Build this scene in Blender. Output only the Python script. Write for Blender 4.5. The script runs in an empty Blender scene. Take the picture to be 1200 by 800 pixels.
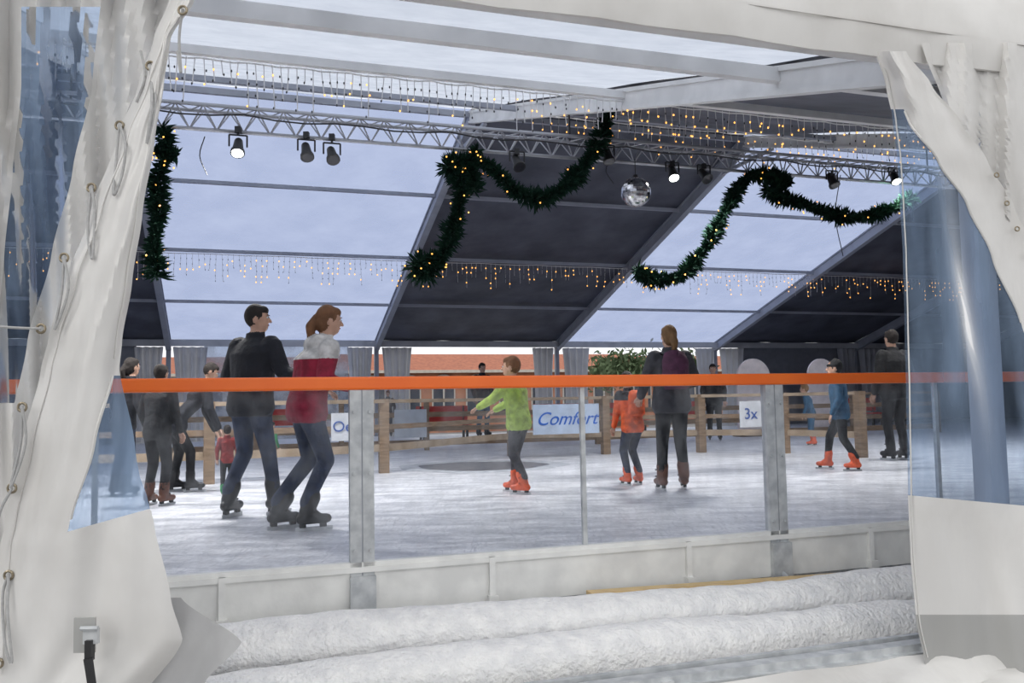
import bpy, bmesh, math, random
from mathutils import Vector, Matrix
from mathutils.bvhtree import BVHTree
random.seed(7)
scene=bpy.context.scene
scene.view_settings.view_transform='Standard'
V=Vector
# ---------------------------------------------------------------- camera
HC=0.95; F=1000.0
pt=math.atan(69/1000.0); ro=math.radians(1.0)
fw=V((0,math.cos(pt),math.sin(pt))); r0=V((1,0,0)); u0=V((0,-math.sin(pt),math.cos(pt)))
rt=r0*math.cos(ro)-u0*math.sin(ro); up=u0*math.cos(ro)+r0*math.sin(ro)
cam=bpy.data.cameras.new('camera'); camo=bpy.data.objects.new('camera',cam)
scene.collection.objects.link(camo); scene.camera=camo
cam.sensor_width=36; cam.lens=F/1200*36; cam.clip_start=0.05; cam.clip_end=500
M=Matrix((( rt.x,up.x,-fw.x,0),(rt.y,up.y,-fw.y,0),(rt.z,up.z,-fw.z,HC),(0,0,0,1)))
camo.matrix_world=M
# site survey helpers: bearing -> a point on a real plane of the tent
m=0.33; TH=math.atan(m); C=math.cos(TH); S=math.sin(TH)
def ray(x,y): return fw+rt*((x-600)/F)-up*((y-400)/F)
def band(x,y,b):
    d=ray(x,y); k=b/(d.y-m*d.x); return V((0,0,HC))+d*k
def ground(x,y,z=0.0):
    d=ray(x,y); k=(z-HC)/d.z; return V((0,0,HC))+d*k
def ST(s,t,z): return V((s*C-t*S, s*S+t*C, z))
def toS(p): return p.x*C+p.y*S
BN,BF=3.9,26.0; BR=(BN+BF)/2
def roofz(b):
    return HC+(2.02+0.2797*(b-BN) if b<=BR else 1.77+0.302*(BF-b))
# ---------------------------------------------------------------- materials
def newmat(name):
    mt=bpy.data.materials.new(name); mt.use_nodes=True
    nt=mt.node_tree; nt.nodes.clear(); out=nt.nodes.new('ShaderNodeOutputMaterial')
    return mt,nt,out
def noise(nt,scale,detail=4,stretch=None):
    tc=nt.nodes.new('ShaderNodeTexCoord'); n=nt.nodes.new('ShaderNodeTexNoise')
    n.inputs['Scale'].default_value=scale; n.inputs['Detail'].default_value=detail
    if stretch:
        mp=nt.nodes.new('ShaderNodeMapping'); mp.inputs['Scale'].default_value=stretch
        nt.links.new(tc.outputs['Object'],mp.inputs[0]); nt.links.new(mp.outputs[0],n.inputs['Vector'])
    else: nt.links.new(tc.outputs['Object'],n.inputs['Vector'])
    return n
def ramp(nt,src,c0,c1,p0=0.35,p1=0.65):
    r=nt.nodes.new('ShaderNodeValToRGB'); r.color_ramp.elements[0].position=p0; r.color_ramp.elements[1].position=p1
    r.color_ramp.elements[0].color=(*c0,1); r.color_ramp.elements[1].color=(*c1,1)
    nt.links.new(src,r.inputs[0]); return r
def mat(name,col,rough=0.6,metal=0.0,col2=None,scale=6,bump=0.0,bscale=None,stretch=None,emit=None,spec=None):
    mt,nt,out=newmat(name); p=nt.nodes.new('ShaderNodeBsdfPrincipled')
    if col2 is None: col2=tuple(c*0.85 for c in col)
    n=noise(nt,scale,4,stretch); r=ramp(nt,n.outputs['Fac'],col2,col)
    nt.links.new(r.outputs[0],p.inputs['Base Color'])
    p.inputs['Roughness'].default_value=rough; p.inputs['Metallic'].default_value=metal
    if spec is not None: p.inputs['Specular IOR Level'].default_value=spec
    if bump:
        n2=noise(nt,bscale or scale*3,5,stretch); b=nt.nodes.new('ShaderNodeBump'); b.inputs['Strength'].default_value=bump
        b.inputs['Distance'].default_value=0.03
        nt.links.new(n2.outputs['Fac'],b.inputs['Height']); nt.links.new(b.outputs[0],p.inputs['Normal'])
    if emit:
        p.inputs['Emission Color'].default_value=(*emit[0],1); p.inputs['Emission Strength'].default_value=emit[1]
    nt.links.new(p.outputs[0],out.inputs[0]); return mt
def clearmat(name,tint,haze,hazecol,gloss,grough=0.05,nscale=3,stretch=None,trans=False,h0=0.3,h1=1.0):
    mt,nt,out=newmat(name)
    t=nt.nodes.new('ShaderNodeBsdfTransparent'); t.inputs[0].default_value=(*tint,1)
    d=nt.nodes.new('ShaderNodeBsdfTranslucent' if trans else 'ShaderNodeBsdfDiffuse'); d.inputs[0].default_value=(*hazecol,1)
    n=noise(nt,nscale,5,stretch); r=nt.nodes.new('ShaderNodeMapRange')
    r.inputs['From Min'].default_value=0.35; r.inputs['From Max'].default_value=0.7
    r.inputs['To Min'].default_value=haze*h0; r.inputs['To Max'].default_value=haze*h1
    nt.links.new(n.outputs['Fac'],r.inputs[0])
    m1=nt.nodes.new('ShaderNodeMixShader'); nt.links.new(r.outputs[0],m1.inputs[0]); nt.links.new(t.outputs[0],m1.inputs[1]); nt.links.new(d.outputs[0],m1.inputs[2])
    if gloss<=0: nt.links.new(m1.outputs[0],out.inputs[0]); return mt
    g=nt.nodes.new('ShaderNodeBsdfGlossy'); g.inputs['Roughness'].default_value=grough
    fr=nt.nodes.new('ShaderNodeLayerWeight'); fr.inputs[0].default_value=gloss
    b=nt.nodes.new('ShaderNodeBump'); b.inputs['Strength'].default_value=0.15; nt.links.new(n.outputs['Fac'],b.inputs['Height']); nt.links.new(b.outputs[0],g.inputs['Normal'])
    m2=nt.nodes.new('ShaderNodeMixShader'); nt.links.new(fr.outputs['Fresnel'],m2.inputs[0]); nt.links.new(m1.outputs[0],m2.inputs[1]); nt.links.new(g.outputs[0],m2.inputs[2])
    nt.links.new(m2.outputs[0],out.inputs[0]); return mt
def pvcmat(name,col,dirt,transl=0.25):
    mt,nt,out=newmat(name); p=nt.nodes.new('ShaderNodeBsdfPrincipled'); p.inputs['Roughness'].default_value=0.42
    n=noise(nt,1.7,6); r=ramp(nt,n.outputs['Fac'],dirt,col,0.3,0.55); nt.links.new(r.outputs[0],p.inputs['Base Color'])
    n2=noise(nt,5,3,(1,1,0.35)); b=nt.nodes.new('ShaderNodeBump'); b.inputs['Strength'].default_value=0.4; b.inputs['Distance'].default_value=0.05
    nt.links.new(n2.outputs['Fac'],b.inputs['Height']); nt.links.new(b.outputs[0],p.inputs['Normal'])
    tl=nt.nodes.new('ShaderNodeBsdfTranslucent'); tl.inputs[0].default_value=(*col,1)
    mx=nt.nodes.new('ShaderNodeMixShader'); mx.inputs[0].default_value=transl
    nt.links.new(p.outputs[0],mx.inputs[1]); nt.links.new(tl.outputs[0],mx.inputs[2]); nt.links.new(mx.outputs[0],out.inputs[0]); return mt
M_white=pvcmat('white_pvc',(0.755,0.745,0.725),(0.63,0.615,0.59),0.12)
M_greypvc=pvcmat('grey_pvc',(0.40,0.40,0.39),(0.32,0.32,0.31),0.05)
M_flap=pvcmat('worn_pvc',(0.60,0.60,0.60),(0.46,0.46,0.47),0.05)
M_curt=pvcmat('far_curtain_pvc',(0.58,0.59,0.62),(0.42,0.43,0.46),0.3)
M_dark=mat('dark_roof_pvc',(0.105,0.11,0.14),0.6,col2=(0.055,0.06,0.078),scale=1.2,bump=0.7,bscale=2.5)
M_clearroof=clearmat('clear_roof_film',(0.32,0.375,0.54),0.30,(0.56,0.62,0.78),0,0.2,1.3,trans=True,h0=0.5)
M_clearroof2=clearmat('clear_roof_film_near',(0.42,0.46,0.54),0.50,(0.66,0.70,0.78),0,0.2,3.0,trans=True,h0=0.6)  # whiter copy of the roof film, the paler near sky put into its tint
M_window=clearmat('clear_window_pvc',(0.72,0.80,0.90),0.62,(0.30,0.41,0.58),0.08,0.22,1.6,(2.6,2.6,0.4),h0=0.15)  # streaky blue diffuse haze paints in the sky reflections on the sheet
M_glass=clearmat('barrier_polycarbonate',(0.93,0.94,0.96),0.09,(0.75,0.78,0.82),0.03,0.02,9,(1,1,0.5),h0=0.0)
M_alu=mat('aluminium',(0.42,0.44,0.49),0.45,0.5,scale=3)
M_rafter=mat('rafter_aluminium',(0.34,0.36,0.42),0.5,0.1,scale=3)
M_rafterw=mat('rafter_pale',(0.80,0.80,0.80),0.5,0.0,scale=3)
M_truss=mat('truss_aluminium',(0.45,0.46,0.5),0.35,0.6,scale=3)
M_galv=mat('galvanised_steel',(0.62,0.64,0.65),0.4,0.2,col2=(0.44,0.46,0.48),scale=14)
M_orange=mat('orange_plastic',(1.0,0.19,0.02),0.35,col2=(0.95,0.16,0.015),scale=4)
M_base=mat('kickboard_white',(0.90,0.90,0.87),0.5,col2=(0.76,0.76,0.74),scale=5,bump=0.1)
M_snow=mat('frost_snow',(0.98,0.975,0.96),0.85,col2=(0.84,0.84,0.845),scale=11,bump=0.8,bscale=38)
M_yel=mat('yellowed_wood',(0.75,0.55,0.28),0.6,scale=8,stretch=(1,1,6))
M_wood=mat('fence_wood',(0.28,0.19,0.12),0.7,col2=(0.17,0.115,0.07),scale=5,stretch=(1,1,8))
M_wood2=mat('pale_wood',(0.40,0.31,0.22),0.7,col2=(0.28,0.21,0.14),scale=5)
M_black=mat('black_metal',(0.02,0.02,0.022),0.45)
M_rope=mat('grey_rope',(0.42,0.42,0.42),0.8,scale=60)
M_eye=mat('eyelet_brass',(0.35,0.30,0.22),0.35,0.9)
M_skin=mat('skin',(0.58,0.35,0.25),0.55,scale=20)
M_lamp=mat('lamp_glow',(1,1,1),0.3,emit=((0.95,1,0.95),14))
M_amber=mat('amber_bulb',(1,0.6,0.15),0.3,emit=((1.0,0.42,0.08),2.4))
M_wire=mat('lead_wire_pale',(0.75,0.75,0.75),0.6)
M_needle=mat('fir_needles',(0.014,0.048,0.028),0.85,col2=(0.005,0.022,0.015),scale=14,spec=.2)
M_paving=mat('paving',(0.30,0.29,0.28),0.8,col2=(0.2,0.2,0.2),scale=2,bump=0.3)
# ice
def icemat():
    mt,nt,out=newmat('ice'); p=nt.nodes.new('ShaderNodeBsdfPrincipled')
    n=noise(nt,2.2,8,(1.0,2.6,1)); r=ramp(nt,n.outputs['Fac'],(0.60,0.61,0.64),(0.92,0.92,0.93),0.36,0.62)
    n3=noise(nt,28,6); r3=nt.nodes.new('ShaderNodeMix'); r3.data_type='RGBA'; r3.blend_type='MULTIPLY'; r3.inputs[0].default_value=0.6
    rr=ramp(nt,n3.outputs['Fac'],(0.66,0.68,0.71),(1,1,1),0.35,0.6)
    nt.links.new(r.outputs[0],r3.inputs[6]); nt.links.new(rr.outputs[0],r3.inputs[7])
    prev=r3.outputs[2]
    for sc,st,rot in((1.4,(1,9,1),.5),(1.7,(1,11,1),-.35),(1.2,(10,1,1),.25)):
        tc=nt.nodes.new('ShaderNodeTexCoord'); mp=nt.nodes.new('ShaderNodeMapping'); mp.inputs['Scale'].default_value=st; mp.inputs['Rotation'].default_value=(0,0,rot)
        nn=nt.nodes.new('ShaderNodeTexNoise'); nn.inputs['Scale'].default_value=sc; nn.inputs['Detail'].default_value=3
        nt.links.new(tc.outputs['Object'],mp.inputs[0]); nt.links.new(mp.outputs[0],nn.inputs['Vector'])
        rp=nt.nodes.new('ShaderNodeValToRGB'); e=rp.color_ramp.elements; e[0].position=.488; e[0].color=(0,0,0,1); e[1].position=.5; e[1].color=(1,1,1,1); k=e.new(.512); k.color=(0,0,0,1)
        nt.links.new(nn.outputs['Fac'],rp.inputs[0])
        mx=nt.nodes.new('ShaderNodeMix'); mx.data_type='RGBA'; mx.blend_type='MIX'; mx.inputs[7].default_value=(.40,.42,.47,1)
        ml=nt.nodes.new('ShaderNodeMath'); ml.operation='MULTIPLY'; ml.inputs[1].default_value=.65; nt.links.new(rp.outputs[0],ml.inputs[0])
        nt.links.new(ml.outputs[0],mx.inputs[0]); nt.links.new(prev,mx.inputs[6]); prev=mx.outputs[2]
    nt.links.new(prev,p.inputs['Base Color'])
    rm=nt.nodes.new('ShaderNodeMapRange'); rm.inputs['To Min'].default_value=0.22; rm.inputs['To Max'].default_value=0.65
    nt.links.new(n.outputs['Fac'],rm.inputs[0]); nt.links.new(rm.outputs[0],p.inputs['Roughness'])
    b=nt.nodes.new('ShaderNodeBump'); b.inputs['Strength'].default_value=0.4; b.inputs['Distance'].default_value=0.02
    nt.links.new(n3.outputs['Fac'],b.inputs['Height']); nt.links.new(b.outputs[0],p.inputs['Normal'])
    nt.links.new(p.outputs[0],out.inputs[0]); return mt
M_ice=icemat()
# ---------------------------------------------------------------- mesh builder
class MB:
    def __init__(s): s.v=[];s.f=[];s.m=[]
    def add(s,vs,fs,mi=0):
        o=len(s.v); s.v+= [tuple(v) for v in vs]; s.f+=[tuple(i+o for i in f) for f in fs]; s.m+=[mi]*len(fs)
    def box(s,cen,size,R=None,mi=0):
        R=R or Matrix.Identity(3); vs=[]
        for a in(-.5,.5):
            for b in(-.5,.5):
                for c in(-.5,.5): vs.append(V(cen)+R@V((a*size[0],b*size[1],c*size[2])))
        s.add(vs,[(0,1,3,2),(4,6,7,5),(0,4,5,1),(2,3,7,6),(0,2,6,4),(1,5,7,3)],mi)
    def tbox(s,s0,s1,t0,t1,z0,z1,mi=0):
        vs=[ST(a,b,c) for a in(s0,s1) for b in(t0,t1) for c in(z0,z1)]
        s.add(vs,[(0,1,3,2),(4,6,7,5),(0,4,5,1),(2,3,7,6),(0,2,6,4),(1,5,7,3)],mi)
    def beam(s,p0,p1,w,h,mi=0,upv=V((0,0,1))):
        p0=V(p0);p1=V(p1);d=(p1-p0).normalized(); x=d.cross(upv).normalized(); z=x.cross(d)
        vs=[p+x*a*w/2+z*b*h/2 for p in(p0,p1) for a in(-1,1) for b in(-1,1)]
        s.add(vs,[(0,2,3,1),(4,5,7,6),(0,1,5,4),(2,6,7,3),(0,4,6,2),(1,3,7,5)],mi)
    def ibeam(s,p0,p1,w,h,mi=0):
        p0=V(p0);p1=V(p1);d=(p1-p0).normalized(); x=d.cross(V((0,0,1))).normalized(); z=x.cross(d)
        o=z*(h/2-0.02)
        s.beam(p0+o,p1+o,w,0.04,mi); s.beam(p0-o,p1-o,w,0.04,mi); s.beam(p0,p1,w*0.62,h-0.05,mi)
    def tube(s,p0,p1,r0,r1=None,n=8,mi=0):
        v,f=tubegeo(p0,r0,p1,r0 if r1 is None else r1,n,False); s.add(v,f,mi)
    def path(s,pts,r,n=6,mi=0):
        for a,b in zip(pts,pts[1:]): s.tube(a,b,r,r,n,mi)
    def ell(s,c,r,R=None,mi=0,nu=14,nv=9):
        v,f=ellgeo(c,r,R,nu,nv); s.add(v,f,mi)
    def obj(s,name,mats,smooth=True,parent=None):
        me=bpy.data.meshes.new(name); me.from_pydata(s.v,[],s.f)
        for mt in mats: me.materials.append(mt)
        me.polygons.foreach_set('material_index',s.m); 
        if smooth: me.polygons.foreach_set('use_smooth',[True]*len(s.f))
        me.update(); o=bpy.data.objects.new(name,me); scene.collection.objects.link(o)
        if smooth:
            try: me.set_sharp_from_angle(angle=math.radians(45))
            except Exception: pass
        if parent: o.parent=parent
        return o
def frame(d):
    d=V(d).normalized(); a=V((0,0,1)) if abs(d.z)<0.9 else V((0,1,0)); x=d.cross(a).normalized(); return x,x.cross(d).normalized(),d
def tubegeo(p0,r0_,p1,r1_,n=10,rnd=True):
    p0=V(p0);p1=V(p1); d=(p1-p0)
    if d.length<1e-6: d=V((0,0,1e-4))
    x,y,d=frame(d)
    if rnd: R=[(p0-d*r0_*.95,.3*r0_),(p0-d*r0_*.6,.8*r0_),(p0,r0_),(p1,r1_),(p1+d*r1_*.6,.8*r1_),(p1+d*r1_*.95,.3*r1_)]
    else: R=[(p0,r0_),(p1,r1_)]
    vs=[];fs=[]
    for c,r in R:
        for i in range(n):
            a=2*math.pi*i/n; vs.append(c+x*math.cos(a)*r+y*math.sin(a)*r)
    for k in range(len(R)-1):
        for i in range(n): fs.append((k*n+i,k*n+(i+1)%n,(k+1)*n+(i+1)%n,(k+1)*n+i))
    fs.append(tuple(range(n-1,-1,-1))); fs.append(tuple((len(R)-1)*n+i for i in range(n)))
    return vs,fs
def ellgeo(c,r,R=None,nu=14,nv=9):
    R=R or Matrix.Identity(3); c=V(c); vs=[c+R@V((0,0,-r[2]))];fs=[]
    for j in range(1,nv):
        ph=-math.pi/2+math.pi*j/nv
        for i in range(nu):
            a=2*math.pi*i/nu; vs.append(c+R@V((r[0]*math.cos(ph)*math.cos(a),r[1]*math.cos(ph)*math.sin(a),r[2]*math.sin(ph))))
    vs.append(c+R@V((0,0,r[2]))); top=len(vs)-1
    for i in range(nu): fs.append((0,1+(i+1)%nu,1+i)); fs.append((top,top-nu+i,top-nu+(i+1)%nu))
    for j in range(nv-2):
        for i in range(nu): a=1+j*nu; fs.append((a+i,a+(i+1)%nu,a+nu+(i+1)%nu,a+nu+i))
    return vs,fs
def loftgeo(rings,n=20):
    vs=[];fs=[]
    for c,rx,ry,yw in rings:
        c=V(c)
        for i in range(n):
            a=2*math.pi*i/n; x=math.cos(a)*rx; y=math.sin(a)*ry
            vs.append(c+V((x*math.cos(yw)-y*math.sin(yw),x*math.sin(yw)+y*math.cos(yw),0)))
    for k in range(len(rings)-1):
        for i in range(n): fs.append((k*n+i,k*n+(i+1)%n,(k+1)*n+(i+1)%n,(k+1)*n+i))
    fs.append(tuple(range(n-1,-1,-1))); fs.append(tuple((len(rings)-1)*n+i for i in range(n)))
    return vs,fs
def empty(name,loc=(0,0,0)):
    e=bpy.data.objects.new(name,None); e.location=loc; scene.collection.objects.link(e); return e
def crom(pts,n=8):
    P=[V(p) for p in pts]; P=[P[0]*2-P[1]]+P+[P[-1]*2-P[-2]]; out=[]
    for i in range(1,len(P)-2):
        a,b,c,d=P[i-1:i+3]
        for k in range(n):
            t=k/n; out.append(0.5*((2*b)+(c-a)*t+(2*a-5*b+4*c-d)*t*t+(3*b-a-3*c+d)*t**3))
    out.append(P[-2]); return out
def interp(tab,y):
    if y<=tab[0][0]: return tab[0][1:]
    for a,b in zip(tab,tab[1:]):
        if y<=b[0]:
            t=(y-a[0])/(b[0]-a[0]); t2=t*t*(3-2*t)*0.5+t*0.5
            return tuple(p+(q-p)*t2 for p,q in zip(a[1:],b[1:]))
    return tab[-1][1:]
# ---------------------------------------------------------------- ground, ice
mb=MB(); mb.add([(-120,-30,-.6),(120,-30,-.6),(120,160,-.6),(-120,160,-.6)],[(0,1,2,3)]); mb.obj('ground',[M_paving],False)
tb=5.2*C; tn=BN*C; tf=BF*C
mb=MB(); mb.tbox(-13,27,tb+0.01,tf-0.3,-0.6,0.0); mb.obj('ice_rink_floor',[M_ice],False)
# ---------------------------------------------------------------- tent frame
R0=4.0; BAY=5.6
SS=[R0+BAY*i for i in range(-3,5)]
mb=MB()
eb=lambda b,s,dz=0: ST(s,b*C,roofz(b)+dz)
for s in SS:
    mb.ibeam(eb(BN,s,-.12),eb(BR,s,-.12),0.11,0.22,1)
    mb.ibeam(eb(BR+.001,s,-.14),eb(BF,s,-.14),0.14,0.26,0)
    mb.tbox(s-.06,s+.06,tn-.06,tn+.06,-.6,roofz(BN)-.05,0)
    mb.tbox(s-.06,s+.06,tf-.06,tf+.06,-.6,roofz(BF)-.05,0)
    mb.beam(eb(BR-.9,s,-.25),eb(BR+.9,s,-.25),0.06,0.06,0)
for b,h,mi in [(17.7,.07,0),(20.5,.07,0),(23.2,.07,0),(BR,.10,0),(12.2,.07,0),(8.5,.08,1),(5.7,.11,1)]:
    mb.beam(eb(b,SS[0],-.08),eb(b,SS[-1],-.08),0.07,h,mi)
mb.beam(ST(SS[0],tn,roofz(BN)-.10),ST(SS[-1],tn,roofz(BN)-.10),0.12,0.16,1)
mb.beam(ST(SS[0],tf,roofz(BF)-.05),ST(SS[-1],tf,roofz(BF)-.05),0.14,0.16,0)
mb.obj('tent_frame',[M_rafter,M_rafterw],False)
# roof panels
def roofpanel(name,s0,s1,b0,b1,mt):
    mb=MB(); ns,nb=14,20; vs=[];fs=[]
    for j in range(nb+1):
        b=b0+(b1-b0)*j/nb
        for i in range(ns+1):
            s=s0+(s1-s0)*i/ns; u=i/ns; sag=-0.05*math.sin(math.pi*u)*abs(math.sin(math.pi*j/nb*4))+0.01*math.sin(u*19+j)
            vs.append(eb(b,s,0.03+sag))
    for j in range(nb):
        for i in range(ns): a=j*(ns+1)+i; fs.append((a,a+1,a+ns+2,a+ns+1))
    mb.add(vs,fs); return mb.obj(name,[mt])
kinds=['c','d','c','d','c','d','d']
for i,k in enumerate(kinds):
    roofpanel('ceiling_roof_panel_far_%d'%i,SS[i],SS[i+1],BR,BF,M_dark if k=='d' else M_clearroof)
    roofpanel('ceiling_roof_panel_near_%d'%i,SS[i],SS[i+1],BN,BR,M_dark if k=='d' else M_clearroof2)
# gable walls
for nm,s in(('wall_left',SS[0]),('wall_right',SS[-1])):
    mb=MB(); vs=[ST(s,tn,-.6),ST(s,tf,-.6),ST(s,tf,roofz(BF)),ST(s,BR*C,roofz(BR)),ST(s,tn,roofz(BN))]
    mb.add(vs,[(0,1,2,3,4)]); mb.obj(nm,[M_dark if nm=='wall_right' else M_curt],False)
# near eave valance (outer white band)
mb=MB(); vs=[];fs=[]; n=160
for i in range(n+1):
    s=SS[0]+(SS[-1]-SS[0])*i/n; w=0.012*math.sin(i*1.9)+0.008*math.sin(i*.7)
    for k,(dt,z) in enumerate([(0.30,HC+2.80),(0.02,HC+2.55),(-0.10,HC+2.15),(-0.11+w,HC+1.93),(-0.09+w,HC+1.805),(-0.07+w,HC+1.805),(-0.065,HC+1.96)]):
        vs.append(ST(s,tn+dt,z))
for i in range(n):
    for k in range(6): a=i*7+k; fs.append((a,a+1,a+8,a+7))
mb.add(vs,fs)
mb.beam(ST(SS[0],tn-.112,HC+1.98),ST(SS[-1],tn-.112,HC+1.98),.006,.012,0)
mb.obj('tent_valance',[M_white])
# near side walls beyond the opening
def nearwall(name,s0,s1):
    mb=MB(); vs=[];fs=[];n=int((s1-s0)*14)
    for i in range(n+1):
        s=s0+(s1-s0)*i/n; d=0.03*math.sin(i*.8)+0.02*math.sin(i*.31)
        vs+= [ST(s,tn+.05+d,-.6),ST(s,tn+.05+d,HC+1.85)]
    for i in range(n): fs.append((2*i,2*i+2,2*i+3,2*i+1))
    mb.add(vs,fs); mb.obj(name,[M_white])
nearwall('wall_near_left',SS[0],-1.7)
nearwall('wall_near_right',4.75,SS[-1])
# sill and skirt at the opening foot
mb=MB()
mb.tbox(-1.6,6,tn-.06,tn+.02,-.385,-.345,0); mb.tbox(-1.6,6,tn+.05,tn+.08,-.36,-.335,0); mb.tbox(-1.6,6,tn-.09,tn-.06,-.395,-.38,0)
for s in (0.4,1.9,3.4): mb.tbox(s,s+.06,tn-.08,tn+.1,-.6,-.36,0)
mb.obj('tent_sill_rail',[M_galv],False)
mb=MB(); vs=[];fs=[]; n=150; nk=7
for i in range(n+1):
    s=-1.6+7.6*i/n
    for k in range(nk):
        q=k/(nk-1); vs.append(ST(s,tn-.09-.34*q-.03*math.sin(i*.55+k)*q+.02*math.sin(i*.23-k),-.385-.2*q+.03*math.sin(i*.37+k*1.7)*math.sin(math.pi*q)))
for i in range(n):
    for k in range(nk-1): a=i*nk+k; fs.append((a,a+1,a+nk+1,a+nk))
mb.add(vs,fs); mb.obj('tent_ground_skirt',[M_white])
# ---------------------------------------------------------------- rink barrier
root=empty('rink_barrier')
mb=MB(); s0,s1=-3.6,9.0
mb.tbox(s0,s1,tb-.045,tb+.045,1.025,1.10,0)
o=mb.obj('orange_handrail',[M_orange],False,root); bv=o.modifiers.new('b','BEVEL'); bv.width=.012; bv.segments=3
mb=MB()
posts=[-4.81+2.76*i+2.76 for i in range(5)]
for s in posts:
    for d in(-.036,.036):
        mb.tbox(s+d-.032,s+d+.032,tb-.03,tb+.03,-.24,1.03,0)
        mb.tbox(s+d-.036,s+d+.036,tb-.06,tb-.02,-.24,-.02,0)
    mb.tbox(s-.006,s+.006,tb-.024,tb+.015,-.2,1.03,1)
    for z in(.9,.55,.12,-.1):
        mb.tube(ST(s-.045,tb-.03,z),ST(s-.045,tb-.045,z),.010,n=8)
        mb.tube(ST(s+.045,tb-.03,z),ST(s+.045,tb-.045,z),.010,n=8)
    mb.tube(ST(s,tb-.02,-.2),ST(s,tb-.12,-.26),.018,n=8)
for s in (-.67,2.08,4.85): mb.tbox(s-.014,s+.014,tb-.015,tb+.015,.04,1.03,0)
mb.tbox(s0,s1,tb-.03,tb+.03,.02,.055,2)
mb.obj('steel_posts',[M_galv,M_alu,M_base],False,root)
mb=MB(); mb.tbox(s0,s1,tb-.02,tb+.0,-.24,.02,0)
for s in (-1.42,-.04,1.47,2.78,4.2,5.6):
    mb.tbox(s-.018,s+.018,tb-.045,tb-.02,-.2,.03,0); mb.tbox(s-.03,s+.03,tb-.07,tb-.02,-.24,-.19,0)
mb.tbox(s0,s1,tb-.04,tb-.02,.0,.03,0)
mb.obj('kickboard',[M_base],False,root)
mb=MB(); mb.tbox(s0,s1,tb-.004,tb+.004,.05,1.03,0); mb.obj('clear_panels',[M_glass],False,root)
# frosted coolant pipe rolls
def roll(name,b,z,r,seed,s0=-3.0,s1=8.0):
    mb=MB(); rng=random.Random(seed); n=300;k=24; vs=[];fs=[]
    ph=[rng.uniform(0,6) for _ in range(8)]
    for i in range(n+1):
        s=s0+(s1-s0)*i/n; rr=r*(1+.06*math.sin(s*1.3+ph[0])+.045*math.sin(s*4.1+ph[1])+.02*math.sin(s*17+ph[2]))
        cz=z+.018*math.sin(s*.9+ph[3]); cb=b+.03*math.sin(s*.7+ph[4])
        for j in range(k):
            a=2*math.pi*j/k; q=rr*(1+.03*math.sin(3*a+s*5+ph[5])+.015*rng.uniform(-1,1))
            vs.append(ST(s,cb*C+math.cos(a)*q*1.15,cz+math.sin(a)*q))
    for i in range(n):
        for j in range(k): fs.append((i*k+j,i*k+(j+1)%k,(i+1)*k+(j+1)%k,(i+1)*k+j))
    mb.add(vs,fs); return mb.obj(name,[M_snow])
roll('frosted_coolant_pipe',4.86,-.30,.135,1)
roll('frosted_coolant_pipe',4.48,-.44,.155,2)
mb=MB(); mb.tbox(-3,8,4.2*C,5.15*C,-.6,-.50,0); mb.obj('snowy_ledge',[M_snow],False)
mb=MB(); p0=band(690,696,5.0);p1=band(1025,672,5.0)
mb.beam(p0,p1,.08,.03,0); mb.obj('wooden_plank',[M_yel],False)
# ---------------------------------------------------------------- curtains
def sheet(name,tab,bfun,yfun,matfun,mats,ncol=(20,20),dy=4):
    mb=MB(); ys=[]; y=tab[0][0]
    while y<tab[-1][0]: ys.append(y); y+=dy
    ys.append(tab[-1][0]); vs=[];fs=[];ms=[]; cols=[]
    nseg=len(tab[0])-2
    for q in range(nseg):
        for i in range(ncol[q]): cols.append((q,i/ncol[q]))
    cols.append((nseg-1,1.0))
    for y in ys:
        xs=interp(tab,y)
        for q,t in cols:
            x=xs[q]+(xs[q+1]-xs[q])*t; yy=y+yfun(x,y)
            vs.append(band(x,yy,bfun(x,y)))
    nc=len(cols)
    for j in range(len(ys)-1):
        for i in range(nc-1):
            a=j*nc+i
            fs.append((a,a+1,a+nc+1,a+nc)); ms.append(matfun(cols[i][0],ys[j]))
    mb.v=[tuple(v) for v in vs]; mb.f=fs; mb.m=ms
    return mb.obj(name,mats)
sm=lambda a,b,x:max(0,min(1,(x-a)/(b-a)))
# left curtain
rootL=empty('tent_curtain')
tabB=[(-40,-90,25,122,215),(100,-90,25,108,175),(200,-90,15,85,135),(300,-90,5,60,102),(400,-90,-5,32,75),(500,-90,-14,12,45),(620,-90,-20,0,20),(840,-90,-30,-5,15)]
bB=lambda x,y: 3.97+.06*math.sin(x*.11+y*.006)+.03*math.sin(x*.25-y*.01)
sheet('back_fold',tabB,bB,lambda x,y:0,lambda q,y:1 if q==1 and 8<=y<470 else 0,[M_white,M_window],(16,16,12)).parent=rootL
tabF=[(-40,205,220,250),(0,198,212,228),(45,180,188,200),(100,162,178,192),(160,138,166,182),(250,106,150,167),(330,77,140,155),(400,56,136,143),(432,48,133,140),(520,26,110,158),(612,6,82,173),(640,0,75,180),(700,-4,74,200),(750,-8,88,214),(840,-14,118,150)]
def bF(x,y):
    xs=interp(tabF,y); t=sm(xs[0],xs[2],x)
    return 3.71+.11*math.cos(t*math.pi*1.0)-.10*math.sin(t*math.pi)+.035*math.sin(t*9+y*.013)*sm(0,200,y)+.012*math.sin(t*21+y*.03)
sheet('laced_flap',tabF,bF,lambda x,y:(x-75)*-.28*sm(560,612,y)*(1-sm(640,700,y))*(1 if x>75 else 0),lambda q,y:1 if q==1 and 440<=y<622 else 0,[M_white,M_window],(16,20)).parent=rootL
tabG=[(700,150,212),(752,130,283),(800,125,240),(840,120,205)]
sheet('torn_corner',tabG,lambda x,y:3.76-.0008*(x-150)+.03*math.sin(x*.09+y*.04),lambda x,y:0,lambda q,y:0,[M_flap],(18,)).parent=rootL
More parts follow.
